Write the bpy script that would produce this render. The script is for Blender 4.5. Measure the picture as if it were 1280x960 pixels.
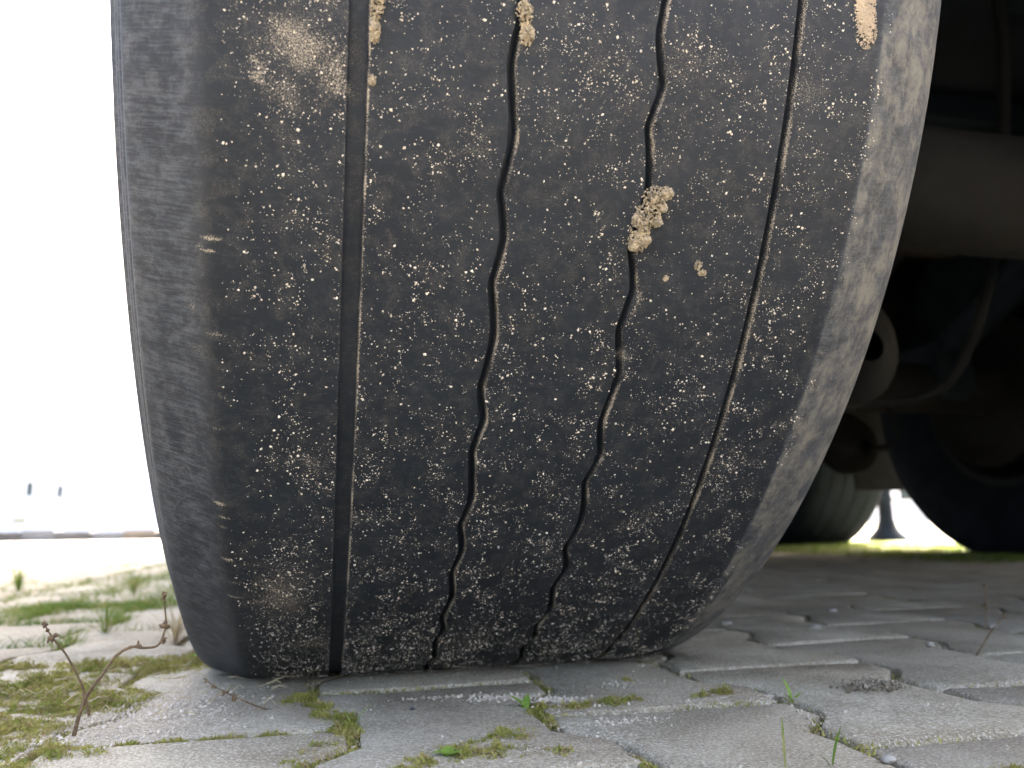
import bpy, math, random
import numpy as np
from mathutils import Matrix, Vector, noise

# ------------------------------------------------------------------ scene, camera, light
sc = bpy.context.scene
for o in list(bpy.data.objects):
    bpy.data.objects.remove(o)
COL = sc.collection
random.seed(7)
RNG = np.random.default_rng(7)

CAM_POS = Vector((-0.1019, -0.7710, 0.1017))
YAW, PITCH, ROLL, LENS = 0.2256, 0.1764, -0.0154, 28.125
cam_data = bpy.data.cameras.new('camera')
cam = bpy.data.objects.new('camera', cam_data)
COL.objects.link(cam)
fw = Vector((math.sin(YAW) * math.cos(PITCH), math.cos(YAW) * math.cos(PITCH), math.sin(PITCH)))
r0 = Vector((math.cos(YAW), -math.sin(YAW), 0.0))
u0 = r0.cross(fw)
rt = math.cos(ROLL) * r0 + math.sin(ROLL) * u0
up = -math.sin(ROLL) * r0 + math.cos(ROLL) * u0
cam.matrix_world = Matrix(((rt.x, up.x, -fw.x, CAM_POS.x), (rt.y, up.y, -fw.y, CAM_POS.y),
                           (rt.z, up.z, -fw.z, CAM_POS.z), (0, 0, 0, 1)))
cam_data.sensor_width = 36.0
cam_data.lens = LENS
cam_data.clip_start = 0.01
cam_data.clip_end = 2000.0
cam_data.dof.use_dof = True
cam_data.dof.focus_distance = 0.385
cam_data.dof.aperture_fstop = 9.5
sc.camera = cam

SUN_EL, SUN_AZ = math.radians(44), math.radians(46)      # azimuth from +Y towards +X
world = bpy.data.worlds.new('World')
sc.world = world
world.use_nodes = True
wn = world.node_tree.nodes
sky = wn.new('ShaderNodeTexSky')
sky.sky_type = 'NISHITA'
sky.sun_disc = False
sky.sun_elevation = SUN_EL
sky.sun_rotation = SUN_AZ
sky.air_density = 0.62
sky.dust_density = 10.0
sky.ozone_density = 0.0
world.node_tree.links.new(sky.outputs[0], wn['Background'].inputs[0])
wn['Background'].inputs[1].default_value = 0.15
sun_data = bpy.data.lights.new('sun', 'SUN')
sun_data.energy = 4.0
sun_data.angle = math.radians(0.53)
sun_data.color = (1.0, 0.94, 0.85)
sun = bpy.data.objects.new('sun', sun_data)
COL.objects.link(sun)
to_sun = Vector((math.sin(SUN_AZ) * math.cos(SUN_EL), math.cos(SUN_AZ) * math.cos(SUN_EL), math.sin(SUN_EL)))
sun.rotation_euler = to_sun.to_track_quat('Z', 'Y').to_euler()
sun.location = (6, 8, 10)

sc.view_settings.view_transform = 'Standard'
sc.view_settings.look = 'None'
sc.view_settings.gamma = 1.0
sc.view_settings.use_curve_mapping = False
sc.view_settings.exposure = 3.8
sc.render.engine = 'CYCLES'
sc.cycles.use_denoising = True
sc.cycles.max_bounces = 5
sc.cycles.diffuse_bounces = 4
sc.cycles.glossy_bounces = 2
sc.cycles.transmission_bounces = 2
sc.cycles.caustics_reflective = False
sc.cycles.caustics_refractive = False
sc.cycles.use_adaptive_sampling = True
sc.cycles.adaptive_threshold = 0.02


# ------------------------------------------------------------------ helpers
def link(o, parent=None):
    COL.objects.link(o)
    if parent is not None:
        o.parent = parent
    return o


def tag(o, label=None, cat=None, group=None, kind=None):
    if label: o['label'] = label
    if cat: o['category'] = cat
    if group: o['group'] = group
    if kind: o['kind'] = kind
    return o


def mesh_np(name, V, tris=None, quads=None, smooth=False):
    """mesh from numpy arrays, fast"""
    me = bpy.data.meshes.new(name)
    V = np.asarray(V, dtype=np.float32)
    loops, starts, totals = [], [], []
    n = 0
    if quads is not None and len(quads):
        q = np.asarray(quads, dtype=np.int32)
        loops.append(q.ravel()); starts.append(np.arange(len(q)) * 4 + n); totals.append(np.full(len(q), 4)); n += len(q) * 4
    if tris is not None and len(tris):
        t = np.asarray(tris, dtype=np.int32)
        loops.append(t.ravel()); starts.append(np.arange(len(t)) * 3 + n); totals.append(np.full(len(t), 3)); n += len(t) * 3
    loops = np.concatenate(loops); starts = np.concatenate(starts); totals = np.concatenate(totals)
    me.vertices.add(len(V)); me.vertices.foreach_set('co', V.ravel())
    me.loops.add(len(loops)); me.loops.foreach_set('vertex_index', loops.astype(np.int32))
    me.polygons.add(len(starts))
    me.polygons.foreach_set('loop_start', starts.astype(np.int32))
    me.polygons.foreach_set('loop_total', totals.astype(np.int32))
    me.polygons.foreach_set('use_smooth', np.full(len(starts), smooth))
    me.update(calc_edges=True)
    me.validate()
    return me


class MB:
    """collects shapes that become one mesh"""
    def __init__(self):
        self.v, self.f = [], []

    def add(self, v, f):
        n = len(self.v)
        self.v += [tuple(p) for p in v]
        self.f += [tuple(i + n for i in q) for q in f]

    def box(self, a, b, bev=0.0):
        (x0, y0, z0), (x1, y1, z1) = a, b
        if bev <= 0:
            self.add([(x0, y0, z0), (x1, y0, z0), (x1, y1, z0), (x0, y1, z0), (x0, y0, z1), (x1, y0, z1), (x1, y1, z1), (x0, y1, z1)],
                     [(3, 2, 1, 0), (4, 5, 6, 7), (0, 1, 5, 4), (1, 2, 6, 5), (2, 3, 7, 6), (3, 0, 4, 7)])
            return
        rings = []
        for z, e in ((z0, bev), (z0 + bev, 0), (z1 - bev, 0), (z1, bev)):
            rings.append([(x0 + e, y0 + e, z), (x1 - e, y0 + e, z), (x1 - e, y1 - e, z), (x0 + e, y1 - e, z)])
        v = [p for r in rings for p in r]
        f = [(3, 2, 1, 0), (12, 13, 14, 15)]
        for k in range(3):
            for i in range(4):
                j = (i + 1) % 4
                f.append((k * 4 + i, k * 4 + j, k * 4 + 4 + j, k * 4 + 4 + i))
        self.add(v, f)

    def tube(self, pts, rad, n=8, cap=True):
        pts = [Vector(p) for p in pts]
        if not hasattr(rad, '__len__'):
            rad = [rad] * len(pts)
        v, f = [], []
        ref = None
        for i, p in enumerate(pts):
            d = (pts[min(i + 1, len(pts) - 1)] - pts[max(i - 1, 0)]).normalized()
            if ref is None:
                ref = d.orthogonal().normalized()
            ref = (ref - d * ref.dot(d))
            ref = ref.normalized() if ref.length > 1e-6 else d.orthogonal().normalized()
            b = d.cross(ref)
            for k in range(n):
                a = 2 * math.pi * k / n
                v.append(p + (ref * math.cos(a) + b * math.sin(a)) * rad[i])
        for i in range(len(pts) - 1):
            for k in range(n):
                l = (k + 1) % n
                f.append((i * n + k, i * n + l, i * n + n + l, i * n + n + k))
        if cap:
            f.append(tuple(reversed(range(n))))
            f.append(tuple((len(pts) - 1) * n + k for k in range(n)))
        self.add(v, f)

    def lathe_x(self, prof, n=48, c=(0, 0, 0)):
        """revolve (x, radius) pairs about the X axis"""
        v, f = [], []
        for (x, r) in prof:
            for k in range(n):
                a = 2 * math.pi * k / n
                v.append((c[0] + x, c[1] + r * math.cos(a), c[2] + r * math.sin(a)))
        for i in range(len(prof) - 1):
            for k in range(n):
                l = (k + 1) % n
                f.append((i * n + k, i * n + n + k, i * n + n + l, i * n + l))
        self.add(v, f)

    def lathe_z(self, prof, n=24, c=(0, 0, 0)):
        v, f = [], []
        for (r, z) in prof:
            for k in range(n):
                a = 2 * math.pi * k / n
                v.append((c[0] + r * math.cos(a), c[1] + r * math.sin(a), c[2] + z))
        for i in range(len(prof) - 1):
            for k in range(n):
                l = (k + 1) % n
                f.append((i * n + k, i * n + l, i * n + n + l, i * n + n + k))
        f.append(tuple(reversed(range(n)))); f.append(tuple((len(prof) - 1) * n + k for k in range(n)))
        self.add(v, f)

    def build(self, name, mat, parent=None, smooth=False):
        me = bpy.data.meshes.new(name)
        me.from_pydata([tuple(p) for p in self.v], [], self.f)
        if smooth:
            me.polygons.foreach_set('use_smooth', [True] * len(me.polygons))
            if smooth != 'all':
                me.set_sharp_from_angle(angle=math.radians(38))
        me.update()
        me.materials.append(mat)
        return link(bpy.data.objects.new(name, me), parent)


def empty(name, loc=(0, 0, 0), parent=None):
    o = bpy.data.objects.new(name, None)
    o.empty_display_size = 0.1
    o.location = loc
    return link(o, parent)


def spline(pts, n=5):
    pts = [Vector(p) for p in pts]
    out = []
    for i in range(len(pts) - 1):
        p0, p1, p2, p3 = pts[max(i - 1, 0)], pts[i], pts[i + 1], pts[min(i + 2, len(pts) - 1)]
        for k in range(n):
            t = k / n
            out.append(0.5 * ((2 * p1) + (p2 - p0) * t + (2 * p0 - 5 * p1 + 4 * p2 - p3) * t * t + (3 * p1 - p0 - 3 * p2 + p3) * t ** 3))
    out.append(pts[-1])
    return out


# ---- shader graph helper
class G:
    def __init__(self, name):
        self.m = bpy.data.materials.new(name)
        self.m.use_nodes = True
        self.t = self.m.node_tree
        self.b = self.t.nodes['Principled BSDF']

    def n(self, kind, **kw):
        nd = self.t.nodes.new('ShaderNode' + kind)
        for k, v in kw.items():
            setattr(nd, k, v)
        return nd

    def put(self, sock, v):
        if v is None: return
        if isinstance(v, bpy.types.NodeSocket): self.t.links.new(v, sock)
        else:
            if hasattr(sock.default_value, '__len__') and hasattr(v, '__len__') and len(v) == 3 and len(sock.default_value) == 4:
                v = (*v, 1)
            sock.default_value = v

    def noise(self, scale, detail=4, rough=0.55, vec=None, dist=0.0):
        nd = self.n('TexNoise')
        self.put(nd.inputs['Scale'], scale); self.put(nd.inputs['Detail'], detail)
        self.put(nd.inputs['Roughness'], rough); self.put(nd.inputs['Distortion'], dist)
        if vec is not None: self.put(nd.inputs['Vector'], vec)
        return nd.outputs['Fac']

    def voro(self, scale, vec=None, feature='F1', out='Distance'):
        nd = self.n('TexVoronoi', feature=feature)
        self.put(nd.inputs['Scale'], scale)
        if vec is not None: self.put(nd.inputs['Vector'], vec)
        return nd.outputs[out]

    def ramp(self, v, lo, hi, a=0.0, b=1.0):
        nd = self.n('MapRange', interpolation_type='SMOOTHSTEP')
        self.put(nd.inputs[0], v); self.put(nd.inputs[1], lo); self.put(nd.inputs[2], hi)
        self.put(nd.inputs[3], a); self.put(nd.inputs[4], b)
        return nd.outputs[0]

    def math(self, op, a, b=None, clamp=False):
        nd = self.n('Math', operation=op, use_clamp=clamp)
        self.put(nd.inputs[0], a)
        if b is not None: self.put(nd.inputs[1], b)
        return nd.outputs[0]

    def mix(self, f, a, b):
        nd = self.n('Mix', data_type='RGBA')
        self.put(nd.inputs[0], f); self.put(nd.inputs[6], a); self.put(nd.inputs[7], b)
        return nd.outputs[2]

    def attr(self, name, out='Fac'):
        nd = self.n('Attribute', attribute_name=name)
        return nd.outputs[out]

    def coord(self, out='Object'):
        return self.n('TexCoord').outputs[out]

    def pos(self):
        return self.n('NewGeometry').outputs['Position']

    def scale(self, vec, s):
        nd = self.n('VectorMath', operation='MULTIPLY')
        self.put(nd.inputs[0], vec); nd.inputs[1].default_value = s
        return nd.outputs[0]

    def addv(self, a, b):
        nd = self.n('VectorMath', operation='ADD')
        self.put(nd.inputs[0], a); self.put(nd.inputs[1], b)
        return nd.outputs[0]

    def bump(self, h, dist, strength=1.0, base=None):
        nd = self.n('Bump')
        self.put(nd.inputs['Height'], h); nd.inputs['Distance'].default_value = dist
        nd.inputs['Strength'].default_value = strength
        if base is not None: self.put(nd.inputs['Normal'], base)
        return nd.outputs[0]

    def done(self, col=None, rough=None, normal=None, metal=None, spec=None, trans=None):
        self.put(self.b.inputs['Base Color'], col); self.put(self.b.inputs['Roughness'], rough)
        self.put(self.b.inputs['Normal'], normal); self.put(self.b.inputs['Metallic'], metal)
        self.put(self.b.inputs['Specular IOR Level'], spec)
        return self.m


def mat_tyre():
    g = G('worn_rubber')
    p = g.attr('tread_mm', 'Vector')              # (across, along, radius) in millimetres
    dust, side, groove = g.attr('dust'), g.attr('side'), g.attr('groove')
    fine = g.noise(1.9, 4, 0.75, p)
    coarse = g.noise(0.03, 4, 0.6, p)
    streak = g.noise(1.0, 4, 0.7, g.scale(p, (0.08, 0.9, 0.08)), 0.15)
    swirl = g.noise(0.11, 7, 0.78, p, 0.35)
    base = g.mix(g.ramp(coarse, 0.3, 0.75), (0.0056, 0.0090, 0.0138), (0.0092, 0.0140, 0.0200))
    base = g.mix(g.math('MULTIPLY', g.ramp(streak, 0.52, 0.74), 0.22), base, (0.05, 0.052, 0.054))
    # grey scuffing and dry dust on the shoulders
    sf = g.math('MULTIPLY', g.math('MINIMUM', side, 1.0), g.ramp(g.math('ADD', g.math('MULTIPLY', streak, 0.5), g.math('MULTIPLY', swirl, 0.55)), 0.42, 0.68, 0.08, 0.85), True)
    base = g.mix(sf, base, (0.080, 0.091, 0.106))
    blot = g.noise(0.09, 7, 0.76, g.scale(p, (1.0, 0.7, 1.0)), 0.3)
    sfr = g.math('MULTIPLY', g.math('SUBTRACT', side, 1.0, True), g.ramp(blot, 0.40, 0.66, 0.05, 0.80))
    base = g.mix(sfr, base, (0.21, 0.196, 0.158))
    # sandy dust lies as fine grains, dense in patches
    gran = g.noise(1.7, 3, 0.85, p)
    thr = g.math('SUBTRACT', 0.72, g.math('MULTIPLY', dust, 0.36))
    df = g.math('MULTIPLY', g.ramp(gran, thr, g.math('ADD', thr, 0.10)), g.math('MULTIPLY', dust, 1.6, True))
    film = g.math('MULTIPLY', g.ramp(swirl, 0.44, 0.66), g.ramp(gran, 0.44, 0.64, 0.04, 0.50))
    film = g.math('MULTIPLY', film, g.math('SUBTRACT', 1.0, groove, True))
    col = g.mix(film, base, (0.135, 0.124, 0.102))
    col = g.mix(df, col, (0.36, 0.315, 0.24))
    rough = g.math('ADD', g.ramp(fine, 0.3, 0.7, 0.50, 0.68), g.math('MULTIPLY', g.math('MAXIMUM', df, sf), 0.25), True)
    n1 = g.bump(fine, 0.00022, 0.6)
    n2 = g.bump(streak, 0.0004, 0.25, n1)
    n3 = g.bump(gran, 0.0006, 0.25, n2)
    return g.done(col, rough, n3, spec=0.34)


def mat_plain(name, col, rough=0.6, var=0.25, scale=20, metal=0.0, bump=0.0, bscale=200, spec=0.5):
    g = G(name)
    c = g.coord()
    f = g.ramp(g.noise(scale, 5, 0.6, c), 0.3, 0.7)
    dark = tuple(x * (1 - var) for x in col); lite = tuple(min(1, x * (1 + var)) for x in col)
    nrm = g.bump(g.noise(bscale, 4, 0.6, c), bump, 0.6) if bump else None
    return g.done(g.mix(f, dark, lite), rough, nrm, metal, spec)


def mat_concrete(name, col, per_object=True):
    g = G(name)
    c = g.pos()
    if per_object:
        rnd = g.n('ObjectInfo').outputs['Random']
        off = g.n('CombineXYZ'); g.put(off.inputs[0], g.math('MULTIPLY', rnd, 13.0)); g.put(off.inputs[1], g.math('MULTIPLY', rnd, 7.0))
        c = g.addv(c, off.outputs[0])
    grain = g.noise(620, 3, 0.8, c)
    mid = g.noise(130, 5, 0.7, c)
    big = g.noise(9, 6, 0.65, c, 0.4)
    stone = g.voro(420, c)
    base = g.mix(g.ramp(big, 0.3, 0.72), (col[0] * 0.58, col[1] * 0.54, col[2] * 0.48), tuple(x * 1.13 for x in col))
    base = g.mix(g.ramp(mid, 0.35, 0.75, 0.0, 0.45), base, (col[0] * 0.62, col[1] * 0.58, col[2] * 0.50))
    base = g.mix(g.ramp(grain, 0.53, 0.63, 0.0, 0.85), base, (0.70, 0.655, 0.54))
    base = g.mix(g.ramp(grain, 0.46, 0.35, 0.0, 0.75), base, (0.12, 0.112, 0.095))
    if per_object:
        base = g.mix(g.math('MULTIPLY', g.n('ObjectInfo').outputs['Random'], 0.28), base, (0.19, 0.17, 0.145))
    n1 = g.bump(grain, 0.0018, 0.9)
    n2 = g.bump(stone, 0.0012, 0.35, n1)
    n3 = g.bump(mid, 0.003, 0.5, n2)
    return g.done(base, 0.88, n3, spec=0.25)


def mat_leafy(name, cols, scale=60, trans=0.25):
    g = G(name)
    c = g.pos()
    a = g.noise(scale, 4, 0.6, c); b = g.noise(scale * 6, 3, 0.6, c)
    k = g.mix(g.ramp(a, 0.36, 0.62), cols[0], cols[1])
    k = g.mix(g.ramp(b, 0.46, 0.66), k, cols[2])
    g.done(k, 0.7, spec=0.2)
    if trans:
        tr = g.n('BsdfTranslucent'); g.put(tr.inputs[0], k)
        mx = g.n('MixShader'); mx.inputs[0].default_value = trans
        g.t.links.new(g.b.outputs[0], mx.inputs[1]); g.t.links.new(tr.outputs[0], mx.inputs[2])
        g.t.links.new(mx.outputs[0], g.t.nodes['Material Output'].inputs[0])
    return g.m


M = {
    'tyre': mat_tyre(),
    'tyre_far': mat_plain('black_rubber', (0.0060, 0.0092, 0.0132), 0.9, 0.3, 14, spec=0.06),
    'rim': mat_plain('painted_rim', (0.008, 0.010, 0.0125), 0.8, 0.2, 12, 0.0, spec=0.1),
    'steel': mat_plain('dark_chassis_paint', (0.0064, 0.0108, 0.0165), 0.75, 0.35, 9, 0.0, 0.0006, 60, 0.12),
    'steel_dusty': mat_plain('dusty_chassis_paint', (0.0085, 0.0092, 0.0098), 0.9, 0.45, 7, 0.0, 0.001, 60, 0.1),
    'deck': mat_plain('deck_boards', (0.0072, 0.0100, 0.0138), 0.9, 0.35, 6, spec=0.1),
    'beam': mat_plain('bounce_lit_paint', (0.021, 0.0185, 0.016), 0.95, 0.45, 5, 0.0, 0.001, 60, 0.1),  # brown of light bounced off the ground, put into the beam's colour
    'bellow': mat_plain('bellow_rubber', (0.006, 0.007, 0.0085), 0.85, 0.3, 20, spec=0.08),
    'paver': mat_concrete('paver_concrete', (0.51, 0.455, 0.33)),
    'paver_far': mat_concrete('paver_concrete_far', (0.46, 0.42, 0.315), False),
    'lane': mat_concrete('lane_concrete', (0.46, 0.44, 0.40), False),
    'grit': mat_plain('pale_grit', (0.66, 0.585, 0.46), 0.85, 0.34, 900),
    'mud': mat_plain('dry_mud', (0.34, 0.285, 0.195), 0.95, 0.40, 260, 0.0, 0.001, 900),
    'sunmud': mat_plain('sunlit_mud', (0.42, 0.35, 0.26), 0.95, 0.25, 90, 0.0, 0.0006, 900),  # pale tone stands in for sun on mud
    'sandgrain': mat_plain('sand_grains', (0.46, 0.40, 0.31), 0.9, 0.35, 300),
    'pebble': mat_plain('white_pebble', (0.30, 0.275, 0.225), 0.8, 0.12, 120, 0.0, 0.0006, 400),
    'moss': mat_leafy('moss', ((0.19, 0.215, 0.034), (0.36, 0.34, 0.085), (0.33, 0.235, 0.115)), 38),
    'grass': mat_leafy('green_grass', ((0.085, 0.165, 0.02), (0.16, 0.22, 0.035), (0.30, 0.28, 0.10)), 8, 0.35),
    'leaf': mat_leafy('fresh_leaf', ((0.17, 0.30, 0.04), (0.24, 0.36, 0.06), (0.30, 0.40, 0.10)), 80, 0.4),
    'straw': mat_leafy('dry_straw', ((0.45, 0.36, 0.20), (0.56, 0.48, 0.30), (0.34, 0.24, 0.12)), 50, 0.15),
    'stem': mat_leafy('dry_stem', ((0.13, 0.085, 0.042), (0.20, 0.135, 0.068), (0.07, 0.048, 0.03)), 120, 0.0),
    'white': mat_plain('white_render', (0.80, 0.80, 0.78), 0.8, 0.04, 1),
    'window': mat_plain('dark_window', (0.03, 0.05, 0.045), 0.25, 0.2, 3),
    'yellow': mat_plain('faded_yellow', (0.42, 0.36, 0.14), 0.7, 0.15, 3),
    'kerbstone': mat_plain('dark_stone', (0.05, 0.05, 0.05), 0.85, 0.3, 3),
    'bluestone': mat_plain('blue_grey_stone', (0.085, 0.09, 0.098), 0.85, 0.2, 3),
    'orange': mat_plain('rusty_orange', (0.085, 0.068, 0.054), 0.8, 0.2, 3),
    'sandstone': mat_plain('sandstone', (0.11, 0.095, 0.075), 0.85, 0.2, 3),
    'paleroof': mat_plain('pale_cladding', (0.55, 0.57, 0.60), 0.6, 0.05, 1),
}


def mat_soil():
    g = G('joint_sand')
    c = g.pos()
    f = g.noise(260, 5, 0.7, c); b = g.noise(7, 5, 0.6, c)
    k = g.mix(g.ramp(f, 0.35, 0.68), (0.15, 0.125, 0.09), (0.40, 0.345, 0.255))
    k = g.mix(g.ramp(b, 0.42, 0.66, 0, 0.6), k, (0.09, 0.085, 0.04))
    return g.done(k, 0.95, g.bump(f, 0.003, 0.8), spec=0.15)


M['soil'] = mat_soil()

# ------------------------------------------------------------------ wheel geometry
R_T, Z_AX = 0.520, 0.4908        # tread radius, axle height of the loaded wheel
ZIG_P = math.radians(4.98)


def zig(th, ph):
    """rounded triangle wave, -1..1"""
    x = ((th + ph + 0.006 * np.sin(th * 37 + ph * 50)) / ZIG_P) % 1.0
    t = 4 * np.abs(x - 0.5) - 1
    return (np.clip(t * 1.15, -1, 1) * 0.95 + 0.05 * t) * (1 + 0.25 * np.sin(th * 53 + ph * 90)) + 0.08 * np.sin(th * 21 + ph * 70)


# grooves: across, half width, depth, zigzag amplitude, phase
GROOVES = [(-0.0947, 0.0041, 0.0030, 0.0, 0.0), (-0.0315, 0.0021, 0.0050, 0.0016, math.radians(0.9)),
           (0.0315, 0.0021, 0.0050, 0.0019, math.radians(3.0)), (0.0947, 0.0021, 0.0048, 0.0, 0.0)]
SIDE_PROF = [  # distance from middle, radius: shoulder to bead
    (0.1440, 0.5184), (0.1500, 0.5166), (0.1545, 0.5148), (0.1590, 0.5128), (0.1640, 0.5106), (0.1690, 0.5082), (0.1735, 0.5056), (0.1772, 0.5030),
    (0.1798, 0.5004), (0.1810, 0.4988), (0.1803, 0.4982), (0.1809, 0.4972), (0.1830, 0.4945), (0.1848, 0.4915), (0.1860, 0.4885),
    (0.1863, 0.4872), (0.1854, 0.4866), (0.1858, 0.4852), (0.1878, 0.4800), (0.1893, 0.4745), (0.1897, 0.4722), (0.1909, 0.4718), (0.1913, 0.4700), (0.1906, 0.4688),
    (0.1924, 0.458), (0.1940, 0.443), (0.1950, 0.420), (0.1945, 0.398), (0.1910, 0.370), (0.1850, 0.345), (0.1740, 0.322), (0.1640, 0.308), (0.1560, 0.300), (0.1500, 0.2875)]


LEFT_PROF = [  # the outer shoulder and its moulded rings
    (0.1500, 0.5186), (0.1518, 0.5182), (0.1535, 0.5174), (0.1550, 0.5165), (0.1565, 0.5156), (0.1600, 0.5133), (0.1645, 0.5108), (0.1690, 0.5085), (0.1755, 0.5058), (0.1805, 0.5032), (0.1842, 0.5006),
    (0.1858, 0.4992), (0.1864, 0.4977), (0.1846, 0.4966), (0.1848, 0.4952), (0.1880, 0.4938), (0.1890, 0.4916), (0.1894, 0.4896), (0.1874, 0.4886), (0.1877, 0.4869),
    (0.1910, 0.4852), (0.1922, 0.4820), (0.1930, 0.4780), (0.1938, 0.4757), (0.1956, 0.4747), (0.1959, 0.4722), (0.1942, 0.4706), (0.1962, 0.4620), (0.1985, 0.4450),
    (0.1992, 0.4200), (0.1975, 0.3980)] + SIDE_PROF[28:]


def crown(u):
    return R_T - 0.0010 * (np.abs(u) / 0.144) ** 2.5 * 1.0


def tread_point(u, th, lift=0.0):
    """a point on the loaded tread; th is the angle below the horizontal at the rear (negative = below)"""
    r = float(crown(u)) + lift
    y, z = -r * math.cos(th), Z_AX + r * math.sin(th)
    return Vector((u, y, max(z, 0.0)))


def noise_grid(u, a, s, seed=0.0):
    return noise.noise((u * s + seed, a * s - seed, seed * 1.7))


# dust and grit patches on the tread: across, angle (deg), half sizes (m, deg), strength
PX = [(-0.116, -23.0, .024, 1.7, .72), (-0.104, -24.4, .010, 1.5, .72), (-0.133, -24.3, .009, .8, .78), (-0.122, -25.0, .012, .8, .62), (-0.140, -22.0, .008, 1.2, .4), (-0.112, -21.0, .02, .9, .6), (-0.119, -27.2, .007, 1.2, .55), (-0.118, -30.6, .006, 1.1, .45),
      (-0.117, -37.0, .006, .8, .5), (-0.109, -43.5, .013, 1.6, .55), (-0.126, -55.0, .022, 4.5, .62), (-0.110, -62, .03, 3.0, .55), (-0.045, -26.4, .007, 1.2, .5),
      (0.005, -22.2, .012, 1.5, .45), (-0.012, -24.6, .010, 1.4, .45), (0.016, -24.4, .008, 1.0, .5), (0.045, -22.0, .016, 1.6, .5), (0.024, -26.0, .006, 1.0, .35),
      (0.020, -51.5, .010, 1.5, .5), (-0.02, -62.5, .035, 2.8, .5), (0.10, -22.5, .018, 1.6, .5), (0.075, -40, .010, 2.0, .35), (0.037, -33.6, .003, 1.6, .75),
      (-0.075, -59.5, .012, 1.6, .55), (0.05, -64, .03, 2.2, .5), (0.034, -36.5, .004, .8, .7), (-0.142, -37, .007, .6, .35), (-0.15, -39.4, .006, .5, .5),
      (-0.070, -66, .05, 2.4, .5), (0.11, -44, .010, 1.4, .4), (0.066, -29.6, .010, 1.6, .25), (0.028, -69, .05, 1.6, .5)]
SCUFF = [(-0.1512, -31.6, .0045, .22, .9), (-0.1525, -32.2, .004, .18, .8), (-0.156, -32.0, .002, .15, .7), (-0.1535, -46.6, .0035, .25, .95), (-0.152, -47.6, .004, .2, .8), (-0.1525, -48.4, .003, .2, .7),
         (-0.152, -51.2, .004, .3, .8), (-0.150, -53.4, .003, .2, .7), (-0.1505, -55.0, .005, .2, .8), (-0.148, -57.0, .003, .25, .6), (-0.153, -27.8, .002, .15, .5), (-0.1535, -41.5, .004, .2, .6),
         (-0.1505, -36.2, .005, .22, .7), (-0.161, -35.0, .003, .5, .6), (-0.159, -37.2, .004, .6, .5)]


def warp(u, a):
    """ragged outlines for the dust patches"""
    du = 0.0065 * noise.noise((u * 90, a * 1.0, 21.0)) + 0.0030 * noise.noise((u * 300, a * 3.0, 27.0))
    da = 0.75 * noise.noise((u * 90, a * 1.0, 33.0)) + 0.35 * noise.noise((u * 300, a * 3.0, 39.0))
    return u + du, a + da


def dust_field(U, A):
    d = np.zeros_like(U)
    U, A = U.copy(), A.copy()
    for i in range(U.shape[0]):
        for j in range(U.shape[1]):
            if -80 < A[i, j] < -10 and abs(U[i, j]) < 0.16:
                U[i, j], A[i, j] = warp(U[i, j], A[i, j])
    for (u, a, su, sa, s) in PX:
        q = ((U - u) / su) ** 2 + ((A - a) / sa) ** 2
        d = np.maximum(d, s * np.exp(-q * 1.1))
    return d


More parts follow.
